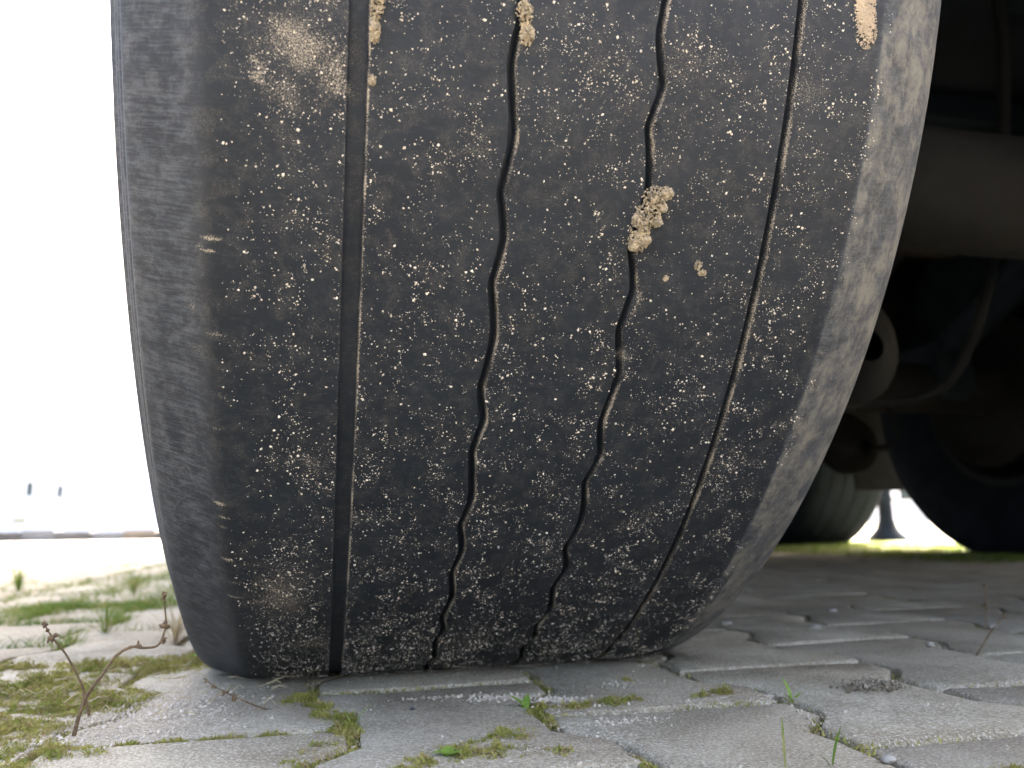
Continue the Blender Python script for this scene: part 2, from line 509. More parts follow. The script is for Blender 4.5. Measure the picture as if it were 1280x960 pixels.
def make_main_tyre(parent):
    # columns of the tread: (nominal across, zigzag weight, zigzag index, depth factor, chamfer flag)
    cols = []
    def rib(a, b, n, ga, gb):
        for i in range(n):
            t = (i + 0.5) / n
            s = a + (b - a) * t
            wa = max(0.0, 1 - t * 2.2); wb = max(0.0, 1 - (1 - t) * 2.2)
            cols.append((s, wa if ga is not None else 0, ga, wb if gb is not None else 0, gb, 'rib', 0, 0))
    edges = []
    for gi, (c, hw, dp, am, ph) in enumerate(GROOVES):
        edges.append((c - hw, c + hw))
    prof_g = {0: [(-1.30, 0.0), (-1.06, 0.0), (-1.00, 0.03), (-0.97, 0.14), (-0.93, 0.5), (-0.72, 0.86), (-0.35, 1.0), (0.35, 1.0), (0.72, 0.86), (0.93, 0.5), (0.97, 0.14), (1.01, 0.03), (1.10, 0.0), (1.30, 0.0)]}
    other = [(-1.6, 0.0), (-1.10, 0.0), (-1.02, 0.012), (-0.97, 0.07), (-0.90, 0.5), (-0.74, 0.95), (-0.25, 1.0), (0.15, 0.9), (0.5, 0.5), (0.80, 0.16), (0.98, 0.05), (1.25, 0.01), (1.4, 0.0), (1.85, 0.0)]
    start = -0.1500
    for gi, (c, hw, dp, am, ph) in enumerate(GROOVES):
        p = prof_g.get(gi, other)
        lo = c + p[0][0] * hw
        rib(start, lo, 14, gi - 1 if gi else None, gi)
        for (k, d) in p:
            cols.append((c + k * hw, 1.0, gi, 0, None, 'groove', d * dp, k))
        start = c + p[-1][0] * hw
    rib(start, 0.1345, 12, 3, None)
    rib(0.1345, 0.1440, 10, None, None)
    angs = np.concatenate([np.arange(-88, -8, 0.15), np.arange(-8, 8, 0.5), np.arange(8, 268, 1.3)])
    th = np.radians(angs)
    nA = len(th)
    U, Rr, SIDE, GRV = [], [], [], []
    for (d, r) in reversed(LEFT_PROF):
        U.append(np.full(nA, -d)); Rr.append(np.full(nA, r)); SIDE.append(np.full(nA, float(np.interp(d, [0.1535, 0.1565, 0.1600, 0.1645], [0.0, 0.35, 0.80, 1.0])))); GRV.append(np.zeros(nA))
    for (s, wa, ga, wb, gb, kind, dep, k) in cols:
        u = np.full(nA, s)
        for w, gi in ((wa, ga), (wb, gb)):
            if gi is not None and w > 0 and GROOVES[gi][3] > 0:
                u = u + w * GROOVES[gi][3] * zig(th, GROOVES[gi][4])
        r = crown(np.full(nA, s)).copy()
        if kind == 'groove':
            extra = 0
            if GROOVES[ga][3] > 0 and k > 0.9:       # worn chips at the corners of the zigzag
                z = zig(th, GROOVES[ga][4])
                chip = np.clip((-z - 0.80) / 0.2, 0, 1)
                u = u + chip * 0.0011 * (k - 0.7)
                extra = chip * (0.0011 if k < 1.5 else 0.0)
            if GROOVES[ga][3] > 0 and k < -0.9:
                z = zig(th, GROOVES[ga][4])
                chip = np.clip((z - 0.86) / 0.14, 0, 1)
                u = u - chip * 0.0008 * (-k - 0.7)
                extra = chip * (0.0008 if k > -1.5 else 0.0)
            r = r - dep - extra
        U.append(u); Rr.append(r); SIDE.append(np.full(nA, 1.9 * float(np.clip((s - 0.1355) / 0.002, 0, 1)))); GRV.append(np.full(nA, (0.2 if ga == 0 else (1.0 if k < 0.2 else 0.0)) if kind == 'groove' and dep > 0.001 else 0.0))
    for (d, r) in SIDE_PROF:
        U.append(np.full(nA, d)); Rr.append(np.full(nA, r)); SIDE.append(np.full(nA, 1.9)); GRV.append(np.zeros(nA))
    U = np.array(U); Rr = np.array(Rr); SIDE = np.array(SIDE); GRV = np.array(GRV)
    nU = len(U)
    # slow unevenness of wear
    A = np.tile(angs, (nU, 1)); TH = np.tile(th, (nU, 1))
    wob = np.zeros_like(U)
    for i in range(0, nU):
        for j in range(nA):
            if -85 < angs[j] < 0:
                wob[i, j] = noise.noise((U[i, j] * 55, angs[j] * 0.55, 3.1)) * 0.00014 + noise.noise((U[i, j] * 240, angs[j] * 2.3, 9.1)) * 0.00006
    Rr = Rr + wob
    Y = -Rr * np.cos(TH); Z = Z_AX + Rr * np.sin(TH)
    # loaded: the tread rests flat on the ground, the sidewalls bulge a little above it
    low = np.clip((0.16 - Z) / 0.16, 0, 1)
    outer = np.clip((np.abs(U) - 0.145) / 0.03, 0, 1)
    X = U + np.sign(U) * outer * 0.003 * np.clip(low, 0, 1) ** 2
    k = 0.0028
    Zs = 0.5 * (Z + np.sqrt(Z * Z + k * k)) + 0.0
    Zs = np.where(Z > 0.05, Z, Zs)
    V = np.stack([X, Y, Zs], -1).reshape(-1, 3)
    q = []
    ii = np.arange(nU - 1)[:, None] * nA; jj = np.arange(nA)[None, :]; jn = (np.arange(nA)[None, :] + 1) % nA
    q = np.stack([ii + jj, ii + jn, ii + nA + jn, ii + nA + jj], -1).reshape(-1, 4)
    me = mesh_np('tyre', V, quads=q, smooth=True)
    D = dust_field(U, A)
    for (u, a, su, sa, s) in SCUFF:
        D = np.maximum(D, min(0.95, s * 1.05) * np.exp(-(((U - u) / (su * 1.3)) ** 2 + ((A - a) / (sa * 0.85)) ** 2)))
    # sand kept in and along the right-hand lips of the grooves
    for gi, (c, hw, dp, am, ph) in enumerate(GROOVES):
        cz = c + am * zig(TH, ph)
        vary = np.interp(A, np.arange(-90, 280, 0.9), RNG.uniform(0.55, 1.1, 412)[:len(np.arange(-90, 280, 0.9))])
        lip = vary * (np.exp(-((U - cz - hw * 1.06) / 0.0009) ** 2) if gi == 0 else np.exp(-((U - cz - hw * 0.85) / 0.0011) ** 2))
        D = np.maximum(D, np.minimum(lip * (0.85 if gi == 0 else 0.82), 1.0))
        if gi == 0:
            D = np.maximum(D, 0.5 * np.exp(-((U - cz + hw * 1.05) / 0.0006) ** 2))
    for nm, arr in (('dust', D), ('side', SIDE), ('groove', GRV)):
        at = me.attributes.new(nm, 'FLOAT', 'POINT'); at.data.foreach_set('value', arr.astype(np.float32).ravel())
    at = me.attributes.new('tread_mm', 'FLOAT_VECTOR', 'POINT')
    mm = np.stack([U * 1000, TH * 520, (Rr - R_T) * 1000], -1).astype(np.float32)
    at.data.foreach_set('vector', mm.ravel())
    me.materials.append(M['tyre'])
    o = link(bpy.data.objects.new('tyre', me), parent)
    return o


OCT = np.array([(1, 0, 0), (-1, 0, 0), (0, 1, 0), (0, -1, 0), (0, 0, 1), (0, 0, -1)], float)
OCT_F = np.array([(0, 2, 4), (2, 1, 4), (1, 3, 4), (3, 0, 4), (2, 0, 5), (1, 2, 5), (3, 1, 5), (0, 3, 5)])


def lumps(name, P, S, mat, parent=None, squash=None, N=None):
    """many small angular grains as one mesh; P centres, S radii, N surface normals"""
    n = len(P)
    P = np.asarray(P); S = np.asarray(S)
    sh = OCT[None] * RNG.uniform(0.6, 1.35, (n, 6, 1)) + RNG.normal(0, 0.16, (n, 6, 3))
    # random rotation
    a = RNG.normal(size=(n, 4)); a /= np.linalg.norm(a, axis=1, keepdims=True)
    w, x, y, z = a.T
    Rm = np.stack([1 - 2 * (y * y + z * z), 2 * (x * y - z * w), 2 * (x * z + y * w), 2 * (x * y + z * w), 1 - 2 * (x * x + z * z), 2 * (y * z - x * w),
                   2 * (x * z - y * w), 2 * (y * z + x * w), 1 - 2 * (x * x + y * y)], -1).reshape(n, 3, 3)
    v = np.einsum('nij,nkj->nki', Rm, sh) * S[:, None, None]
    if N is not None:
        N = np.asarray(N)
        d = np.einsum('nki,ni->nk', v, N)
        v = v - d[..., None] * N[:, None, :] * (squash or 0.4)
    V = (v + P[:, None, :]).reshape(-1, 3)
    T = (OCT_F[None] + (np.arange(n) * 6)[:, None, None]).reshape(-1, 3)
    me = mesh_np(name, V, tris=T)
    me.materials.append(mat)
    return link(bpy.data.objects.new(name, me), parent)


def make_grit(parent):
    P, S, N = [], [], []
    want = 46000
    tries = 0
    while len(P) < want and tries < 1100000:
        tries += 1
        u = random.uniform(-0.150, 0.141); a = random.uniform(-76, -12)
        dens = 0.27 + 0.34 * (-(a + 20) / 50)
        if u < -0.128: dens *= max(0.05, (u + 0.150) / 0.022) * 0.7
        nz = noise.noise((u * 70, a * 0.75, 1.0)); n2 = noise.noise((u * 230, a * 2.4, 5.0)); n3 = noise.noise((u * 25, a * 0.2, 8.0))
        dens *= max(0.03, 0.70 + 1.9 * nz) * max(0.08, 0.75 + 1.7 * n2) * max(0.2, 1 + 1.3 * n3)
        patch = 0.0
        wu, wa_ = warp(u, a)
        for (pu, pa, su, sa, s) in PX:
            q = ((wu - pu) / su) ** 2 + ((wa_ - pa) / sa) ** 2
            if q < 4: patch = max(patch, s * math.exp(-q * 1.1))
        dens += patch * 0.75
        if random.random() > dens: continue
        th = math.radians(a)
        skip = False
        for (c, hw, dp, am, ph) in GROOVES:
            cz = c + am * float(zig(np.array(th), ph))
            if abs(u - cz) < hw * 1.1: skip = True
        if skip: continue
        s = 0.000120 * math.exp(random.gauss(0.0, 0.60))
        if random.random() < 0.05: s *= 1.8
        if random.random() < 0.004: s *= 2.0
        s = min(s, 0.00062)
        if patch > 0.3 and random.random() < .7: s *= 0.75
        p = tread_point(u, th, s * 0.25)
        P.append(p); S.append(s * 1.25); N.append((0, -math.cos(th), math.sin(th)))
    # grains lodged on the groove lips
    for k in range(1500):
        gi = random.choice((0, 0, 1, 2, 3, 3))
        c, hw, dp, am, ph = GROOVES[gi]
        a = random.uniform(-72, -14); th = math.radians(a)
        if noise.noise((gi * 9.0, a * 0.6, 2.0)) < -0.1: continue
        u = c + am * float(zig(np.array(th), ph)) + hw * random.choice((1.15, 1.2, 1.3, -1.25))
        s = 0.00014 * math.exp(random.gauss(0, .5))
        P.append(tread_point(u, th, 0)); S.append(s); N.append((0, -math.cos(th), math.sin(th)))
    o = lumps('sand_grit', P, np.array(S), M['grit'], parent, 0.35, N)
    return tag(o, kind='stuff')


def make_rim(parent):
    m = MB()
    m.lathe_x([(-0.150, 0.270), (-0.152, 0.296), (-0.146, 0.298), (-0.140, 0.284), (-0.08, 0.276), (0.10, 0.262), (0.140, 0.284), (0.148, 0.298), (0.153, 0.296),
               (0.149, 0.270), (0.10, 0.250), (-0.10, 0.262), (-0.150, 0.270)], 64)
    m.lathe_x([(-0.03, 0.262), (-0.045, 0.235), (-0.075, 0.205), (-0.082, 0.165), (-0.082, 0.085), (-0.094, 0.08), (-0.094, 0.0005), (-0.06, 0.0005), (-0.06, 0.165), (-0.03, 0.235), (-0.015, 0.262)], 64)
    for k in range(10):
        a = 2 * math.pi * k / 10
        y, z = 0.1675 * 0.86 * math.cos(a), 0.1675 * 0.86 * math.sin(a)
        m.tube([(-0.080, y, z), (-0.115, y, z)], 0.014, 6)
    return m.build('rim', M['rim'], parent, True)


def make_far_tyre(parent):
    m = MB()
    prof = [(-d, r) for (d, r) in reversed(SIDE_PROF[::2] + [SIDE_PROF[-1]])]
    for (c, hw, dp, am, ph) in GROOVES:
        prof += [(c - hw, R_T), (c - hw * 0.8, R_T - dp), (c + hw * 0.8, R_T - dp), (c + hw, R_T)]
    prof += SIDE_PROF[::2] + [SIDE_PROF[-1]]
    m.lathe_x(prof, 96)
    v = []
    for (x, y, z) in m.v:
        zz = max(z, 0.0005 - Z_AX)
        lo = max(0.0, min(1.0, (-0.33 - z) / 0.16))
        v.append((x * (1 + 0.05 * lo * lo) if abs(x) > 0.15 else x, y, zz))
    m.v = v
    return m.build('tyre', M['tyre_far'], parent, True)


# ------------------------------------------------------------------ setting: ground, lane
def sheet(name, poly, z, mat):
    me = bpy.data.meshes.new(name)
    me.from_pydata([(x, y, z) for x, y in poly], [], [tuple(range(len(poly)))])
    me.materials.append(mat)
    return tag(link(bpy.data.objects.new(name, me)), kind='structure')


sheet('ground', [(-400, -400), (400, -400), (400, 400), (-400, 400)], -0.0062, M['soil'])
sheet('concrete_lane', [(-0.62, 2.10), (-0.62, 60), (-60, 60), (-60, 9.2), (-5.2, 5.2), (-1.45, 2.72)], -0.004, M['lane'])

pavement = empty('pavement')
tag(pavement, kind='structure')

PITCH_X, LEN_Y = 0.1255, 0.200
COL0, ROW0 = -0.0350, -0.320
J = 0.0032                                   # half of a joint
HW, HE = PITCH_X / 2 - 0.0113, PITCH_X / 2 + 0.0113


def paver_outline(k=0.0):
    """H-shaped interlocking paver, counter-clockwise, shrunk by the joint plus k"""
    hw, he, hl = HW - J - k, HE - J - k, LEN_Y / 2 - J - k
    a, b = 0.036, 0.064
    half = [(-hl), (-hl + 0.012), -b, -a, -0.012, 0.012, a, b, hl - 0.012, hl]
    def wid(y):
        y = abs(y)
        return he if y >= b else (hw if y <= a else hw + (he - hw) * (y - a) / (b - a))
    right = [(wid(y), y) for y in half]
    left = [(-wid(y), y) for y in reversed(half)]
    top = [(he * 0.45, hl), (-he * 0.45, hl)]
    bot = [(-he * 0.45, -hl), (he * 0.45, -hl)]
    return right + top + left + bot


def paver_mesh(i):
    rnd = random.Random(100 + i)
    out = paver_outline()
    n = len(out)
    ins = [rnd.uniform(0.0015, 0.0030) for _ in range(n)]
    drop = [rnd.uniform(0.0010, 0.0022) for _ in range(n)]
    for _ in range(4):
        q = rnd.randrange(n); ins[q] += rnd.uniform(0.001, 0.004); drop[q] += rnd.uniform(0.0, 0.003)
    jit = [(rnd.gauss(0, 0.0006), rnd.gauss(0, 0.0006)) for _ in range(n)]
    V, F = [], []
    cx = [(0.0, 0.0)]
    inner = []
    for k, (x, y) in enumerate(out):
        f = 1 - ins[k] / max(abs(x), 0.02); g = 1 - ins[k] / max(abs(y), 0.05)
        if abs(y) < LEN_Y / 2 - 0.01: g = 1.0
        if abs(x) < 0.05 and abs(y) > 0.08: f = 1.0
        inner.append((x * f, y * g))
    for k, (x, y) in enumerate(inner): V.append((x + jit[k][0], y + jit[k][1], rnd.gauss(0, 0.0003)))
    for k, (x, y) in enumerate(out):   V.append(((x + inner[k][0]) / 2 + jit[k][0] * 1.2, (y + inner[k][1]) / 2 + jit[k][1], -drop[k] * 0.32))
    for k, (x, y) in enumerate(out):   V.append((x + jit[k][0], y + jit[k][1], -drop[k]))
    for k, (x, y) in enumerate(out):   V.append((x, y, -0.045))
    F.append(tuple(range(n)))
    for r in range(3):
        for k in range(n):
            l = (k + 1) % n
            F.append((r * n + k, r * n + n + k, r * n + n + l, r * n + l))
    return V, F


PAVERS = [paver_mesh(i) for i in range(8)]


def paver_data(i, mat):
    me = bpy.data.meshes.new('paver')
    me.from_pydata(PAVERS[i][0], [], PAVERS[i][1])
    me.polygons.foreach_set('use_smooth', [True] * len(me.polygons))
    me.set_sharp_from_angle(angle=math.radians(50))
    me.materials.append(mat)
    return me


def in_lane(x, y):
    if x > -0.60: return False
    ed = [(-0.62, 2.10), (-1.45, 2.72), (-5.2, 5.2), (-60, 9.2)]
    for (x0, y0), (x1, y1) in zip(ed, ed[1:]):
        if x1 <= x <= x0:
            return y > y0 + (y1 - y0) * (x - x0) / (x1 - x0) - 0.06
    return False


def cam_view(p):
    v = Vector(p) - CAM_POS
    d = v.dot(fw)
    if d < 0.02: return None
    return 640 + 1000 * v.dot(rt) / d, 480 - 1000 * v.dot(up) / d, d


CELLS = []
for ci in range(-44, 60):
    for ri in range(-8, 40):
        x = COL0 + ci * PITCH_X
        y = ROW0 + ri * LEN_Y + (0.1 if ci % 2 else 0.0)
        if in_lane(x, y): continue
        CELLS.append((x, y))


def cell_state(x, y):
    r = random.Random(int(x * 7919) * 31 + int(y * 104729))
    return r.uniform(-0.0020, -0.0004), r.gauss(0, 0.0032), r.gauss(0, 0.0032), r.gauss(0, 0.007), r.randrange(8)


scored = []
for (x, y) in CELLS:
    best = None
    for dx in (-0.06, 0, 0.06):
        for dy in (-0.09, 0, 0.09):
            q = cam_view((x + dx, y + dy, 0))
            if q and -30 < q[0] < 1310 and q[1] < 1000: best = min(best or 9, q[2])
    # what stands behind the near tyre is not seen
    if best is not None:
        c = cam_view((x, y, 0))
        if y > 0.0 and -0.13 < x - 0.0 and c and 300 < c[0] < 850: best = None
    scored.append((best if best is not None else 99, x, y))
scored.sort()
near = [(x, y) for s, x, y in scored[:300] if s < 90]
near_set = set(near)
datas = [paver_data(i, M['paver']) for i in range(8)]
for (x, y) in near:
    dz, rx, ry, rz, k = cell_state(x, y)
    o = bpy.data.objects.new('paver', datas[k])
    o.location = (x, y, dz); o.rotation_euler = (rx, ry, rz + (math.pi if k % 2 else 0))
    link(o, pavement)
VV, FF = [], []
for (x, y) in CELLS:
    if (x, y) in near_set: continue
    dz, rx, ry, rz, k = cell_state(x, y)
    mt = Matrix.Translation((x, y, dz)) @ Matrix.Rotation(rz, 4, 'Z') @ Matrix.Rotation(ry, 4, 'Y') @ Matrix.Rotation(rx, 4, 'X')
    n0 = len(VV)
    pv, pf = PAVERS[k]
    VV += [tuple(mt @ Vector(p)) for p in pv]
    FF += [tuple(i + n0 for i in f) for f in pf]
me = bpy.data.meshes.new('far_pavers'); me.from_pydata(VV, [], FF); me.materials.append(M['paver_far'])
tag(link(bpy.data.objects.new('far_pavers', me), pavement), kind='stuff')


# ------------------------------------------------------------------ trailer
AXLES = (0.0, 1.26, 2.68)
TRACK = 2.04
trailer = empty('semi_trailer', (1.02, 4.0, 0))
tag(trailer, 'parked semi-trailer with worn, sand-specked tyre close up and dark axles and chassis behind', 'trailer')
OFF = Vector((1.02, 4.0, 0))


def tpart(m, name, mat, parent=trailer, smooth=True):
    """build in world coordinates under the trailer"""
    if parent is trailer: m.v = [tuple(Vector(p) - OFF) for p in m.v]
    return m.build(name, mat, parent, smooth)


def wheel_root(x, y, world_mesh=False):
    w = empty('wheel', (x - OFF.x, y - OFF.y, 0 if world_mesh else Z_AX), trailer)
    return w


main_wheel = wheel_root(0, 0, True)
tag(main_wheel, 'worn tyre close up with zigzag grooves, speckled with pale sand grit')
main_tyre = make_main_tyre(main_wheel)
make_grit(main_wheel)
rim0 = make_rim(main_wheel); rim0.location = (0, 0, Z_AX)
ft = None
for x, flip in ((0.0, 0), (TRACK, math.pi)):
    for y in AXLES:
        if x == 0 and y == 0: continue
        w = wheel_root(x, y)
        w.rotation_euler = (0, 0, flip)
        if ft is None:
            ft = make_far_tyre(w)
        else:
            c = ft.copy(); COL.objects.link(c); c.parent = w
        c = rim0.copy(); COL.objects.link(c); c.parent = w; c.location = (0, 0, 0)

# deck and frame
Z_DECK = 1.14
m = MB(); m.box((-0.24, -0.62, Z_DECK), (2.28, 9.6, Z_DECK + 0.09)); tpart(m, 'deck_floor', M['deck'], smooth=False)
for x in (-0.265, 2.282):
    m = MB(); m.box((x, -0.64, Z_DECK - 0.055), (x + 0.022, 9.62, Z_DECK + 0.12), 0.003); tpart(m, 'side_rave', M['steel'])
for xc in (0.37, 1.67):
    m = MB()
    m.box((xc - 0.075, -0.6, Z_DECK - 0.018), (xc + 0.075, 9.5, Z_DECK - 0.002), 0.002)
    m.box((xc - 0.006, -0.6, 1.014), (xc + 0.006, 9.5, Z_DECK - 0.0185))
    m.box((xc - 0.075, -0.6, 0.996), (xc + 0.075, 9.5, 1.0135), 0.002)
    tpart(m, 'frame_rail', M['steel'])
for y in np.arange(-0.50, 9.3, 0.42):
    m = MB()
    for a, b in ((-0.235, 0.360), (0.380, 1.660), (1.680, 2.275)):
        m.box((a, y - 0.025, Z_DECK - 0.085), (b, y + 0.025, Z_DECK - 0.0195), 0.003)
    tpart(m, 'crossmember', M['steel'])
for y in AXLES:
    m = MB()
    m.lathe_x([(0.16, 0.0005), (0.16, 0.073), (TRACK - 0.16, 0.073), (TRACK - 0.16, 0.0005)], 28, (0, y, Z_AX))
    tpart(m, 'axle', M['steel_dusty'])
    # deep transverse member that carries the spring hangers, in front of each axle
    m = MB()
    m.box((0.447, y - 0.255, 0.845), (1.593, y - 0.235, 0.995), 0.003)
    m.box((0.447, y - 0.295, 0.825), (1.593, y - 0.195, 0.8445), 0.003)
    tpart(m, 'hanger_beam', M['beam'])
    for xc, s in ((0.37, 1), (1.67, -1)):
        m = MB()
        pts = [(-0.30, 0.995), (-0.14, 0.995), (-0.17, 0.80), (-0.22, 0.77), (-0.28, 0.80)]
        for dx in (-0.07, 0.058):
            n0 = len(m.v)
            v = [(xc + dx, y - p[0] - 0.72, p[1]) for p in pts] + [(xc + dx + 0.012, y - p[0] - 0.72, p[1]) for p in pts]
            n = len(pts)
            f = [tuple(range(n)), tuple(reversed(range(n, 2 * n)))] + [(i, i + n, (i + 1) % n + n, (i + 1) % n) for i in range(n)]
            m.add(v, f)
        m.box((xc - 0.060, y - 0.57, 0.86), (xc + 0.060, y - 0.43, 0.992))
        tpart(m, 'spring_hanger', M['steel'])
        m = MB()
        m.tube([(xc, y - 0.50, 0.83), (xc, y - 0.28, 0.70), (xc, y - 0.05, 0.585), (xc, y + 0.18, 0.565), (xc, y + 0.40, 0.585)], [0.05, 0.045, 0.045, 0.038, 0.03], 10)
        m.box((xc - 0.06, y - 0.09, 0.45), (xc + 0.06, y + 0.09, 0.62), 0.01)
        tpart(m, 'trailing_arm', M['steel'])
        m = MB()
        m.lathe_z([(0.07, 0.0), (0.12, 0.01), (0.135, 0.05), (0.145, 0.10), (0.125, 0.15), (0.140, 0.18), (0.150, 0.24), (0.140, 0.30), (0.12, 0.335), (0.10, 0.345)], 28, (xc, y + 0.40, 0.635))
        tpart(m, 'air_bellow', M['bellow'])
        m = MB()
        xb = xc + s * 0.19
        prof = [(0.0, 0.02), (0.03, 0.055), (0.05, 0.082), (0.085, 0.09), (0.092, 0.098), (0.102, 0.098), (0.108, 0.09), (0.16, 0.085), (0.20, 0.06), (0.205, 0.0005)]
        v, f = [], []
        nn = 24
        for (d, r) in prof:
            for k in range(nn):
                a = 2 * math.pi * k / nn
                v.append((xb + r * math.cos(a), y + 0.09 + d, 0.32 + r * math.sin(a) + d * 0.25))
        for i in range(len(prof) - 1):
            for k in range(nn):
                l = (k + 1) % nn
                f.append((i * nn + k, i * nn + l, i * nn + nn + l, i * nn + nn + k))
        m.add(v, f)
        tpart(m, 'brake_chamber', M['steel_dusty'])
        if y > 0.1:
            m = MB()
            m.tube(spline([(xb, y + 0.10, 0.32), (xb, y - 0.02, 0.315), (xb, y - 0.05, 0.36), (xb, y - 0.02, 0.46)], 5), 0.009, 8)
            tpart(m, 'brake_lever', M['bellow'])
        m = MB()
        z0 = 0.42
        m.tube(spline([(xb + s * 0.03, y + 0.24, z0), (xb + s * 0.05, y + 0.32, z0 - 0.10), (xb + s * 0.16, y + 0.34, z0 - 0.13), (xb + s * 0.30, y + 0.30, z0 - 0.10),
                (xb + s * 0.34, y + 0.22, z0 + 0.10), (xb + s * 0.30, y + 0.12, z0 + 0.40), (xb + s * 0.24, y + 0.10, 0.99)], 5), 0.009, 8)
        tpart(m, 'air_hose', M['bellow'])
# brake drums, mudguards over the wheels, side guard on the far side
for y in AXLES:
    for x, s in ((0.0, 1), (TRACK, -1)):
        m = MB()
        m.lathe_x([(s * 0.03, 0.20), (s * 0.03, 0.215), (s * 0.17, 0.222), (s * 0.19, 0.235), (s * 0.20, 0.235), (s * 0.20, 0.08), (s * 0.215, 0.075), (s * 0.215, 0.0005)], 40, (x, y, Z_AX))
        tpart(m, 'brake_drum', M['steel_dusty'])
        m = MB()
        nn = 20
        V, F = [], []
        for k in range(nn + 1):
            a = math.radians(12 + 156 * k / nn)
            for rr_ in (0.585, 0.590):
                for dx in (-0.215, 0.215):
                    V.append((x + dx, y - rr_ * math.cos(a), Z_AX + rr_ * math.sin(a) - 0.02))
        for k in range(nn):
            b = k * 4
            F += [(b, b + 1, b + 5, b + 4), (b + 2, b + 6, b + 7, b + 3), (b, b + 4, b + 6, b + 2), (b + 1, b + 3, b + 7, b + 5)]
        F += [(0, 2, 3, 1), (nn * 4, nn * 4 + 1, nn * 4 + 3, nn * 4 + 2)]
        m.add(V, F)
        tpart(m, 'mudguard', M['bellow'])
for y in AXLES[:2]:
    m = MB(); m.box((TRACK - 0.195, y + 0.655, 0.215), (TRACK + 0.20, y + 0.663, Z_DECK - 0.09), 0.002); tpart(m, 'mudflap', M['bellow'])
m = MB(); m.box((2.262, -0.9, 0.50), (2.2805, 9.0, Z_DECK - 0.06), 0.003); tpart(m, 'side_guard', M['steel'])
# rear end beam and air tank between the rails
m = MB(); m.box((0.452, -0.6, 1.0), (1.588, -0.55, Z_DECK - 0.09), 0.004); tpart(m, 'rear_beam', M['steel'])
m = MB()  # unseen panel added to keep skylight off the ground at right
m.box((0.50, -0.60, 0.52), (2.20, -0.565, 0.99), 0.006)
m.box((0.50, -0.63, 0.42), (2.20, -0.5655, 0.5195), 0.01)
tpart(m, 'rear_shade_panel', M['steel'])


# ------------------------------------------------------------------ mud on the tread, and a patch painted as sunlit
def clod(name, parts, mat, label, seed, n, thick, size):
    """crumbly lump: many small crumbs packed inside a few ellipses (u, angle, half sizes m and deg)"""
    rnd = random.Random(seed)
    P, S = [], []
    cu = sum(p[0] for p in parts) / len(parts); ca = sum(p[1] for p in parts) / len(parts)
    org = tread_point(cu, math.radians(ca))
    for _ in range(n):
        (u, a, su, sa) = rnd.choice(parts)
        while True:
            dx, dy = rnd.uniform(-1, 1), rnd.uniform(-1, 1)
            d = dx * dx + dy * dy
            if d < 1: break
        h = thick * (1 - d) ** 0.5 * rnd.uniform(0.2, 1.0)
        p = tread_point(u + dx * su, math.radians(a + dy * sa), h)
        P.append(p - org); S.append(size * rnd.uniform(0.5, 1.3) * (1.15 - 0.5 * d))
    o = lumps(name, P, np.array(S), mat)
    o.location = org
    return tag(o, label, 'mud', 'dry mud caught on the tread')


clod('mud_clod', [(0.0365, -28.2, 0.0058, 0.55), (0.0345, -29.0, 0.0062, 0.62), (0.0318, -29.7, 0.0050, 0.55), (0.0312, -30.4, 0.0048, 0.55), (0.0415, -28.0, .0030, .32), (0.0295, -29.3, .0026, .3), (0.0385, -29.4, .0026, .25), (0.0292, -30.6, .0024, .3), (0.0350, -30.3, .0022, .22), (0.0405, -28.7, .002, .2)], M['mud'],
     'large sandy mud clod wedged in the third zigzag groove', 3, 2000, 0.0034, 0.00072)
clod('mud_clod', [(0.0625, -31.4, 0.0020, 0.28), (0.0652, -31.8, 0.0022, 0.18)], M['mud'], 'small mud crumb alone on the rib right of the big clod', 5, 130, 0.0012, 0.0005)
clod('mud_clod', [(0.0478, -32.2, 0.0016, 0.16)], M['mud'], 'tiny mud dab just below and right of the big clod', 6, 50, 0.0007, 0.0004)
clod('mud_clod', [(-0.0880, -21.0, 0.0030, 0.8), (-0.0885, -22.2, 0.0020, .5)], M['mud'], 'mud lump at the top of the straight left groove', 8, 320, 0.0028, 0.0007)
clod('mud_clod', [(-0.0889, -24.2, 0.0016, 0.25)], M['mud'], 'small mud crumb on the straight left groove, below a bigger lump', 9, 70, 0.0015, 0.0005)
clod('mud_clod', [(-0.0290, -20.7, 0.0035, 0.6), (-0.0275, -21.6, 0.0032, .5)], M['mud'], 'mud lump at the top of the second groove', 10, 330, 0.003, 0.0007)


clod('sunlit_patch', [(0.1196 + 0.0011 * k, -14.6 - 0.62 * k, 0.0062 - 0.0001 * k, 0.75) for k in range(9)] + [(0.1206 + 0.0011 * k, -15.2 - 0.62 * k, 0.0045, 0.7) for k in range(7)], M['sunmud'],
     'sunlit muddy patch, painted pale, on the right shoulder at the top of the tyre', 12, 5200, 0.0007, 0.00052)  # spot of sunlight on the muddy tread, painted as pale crumbs


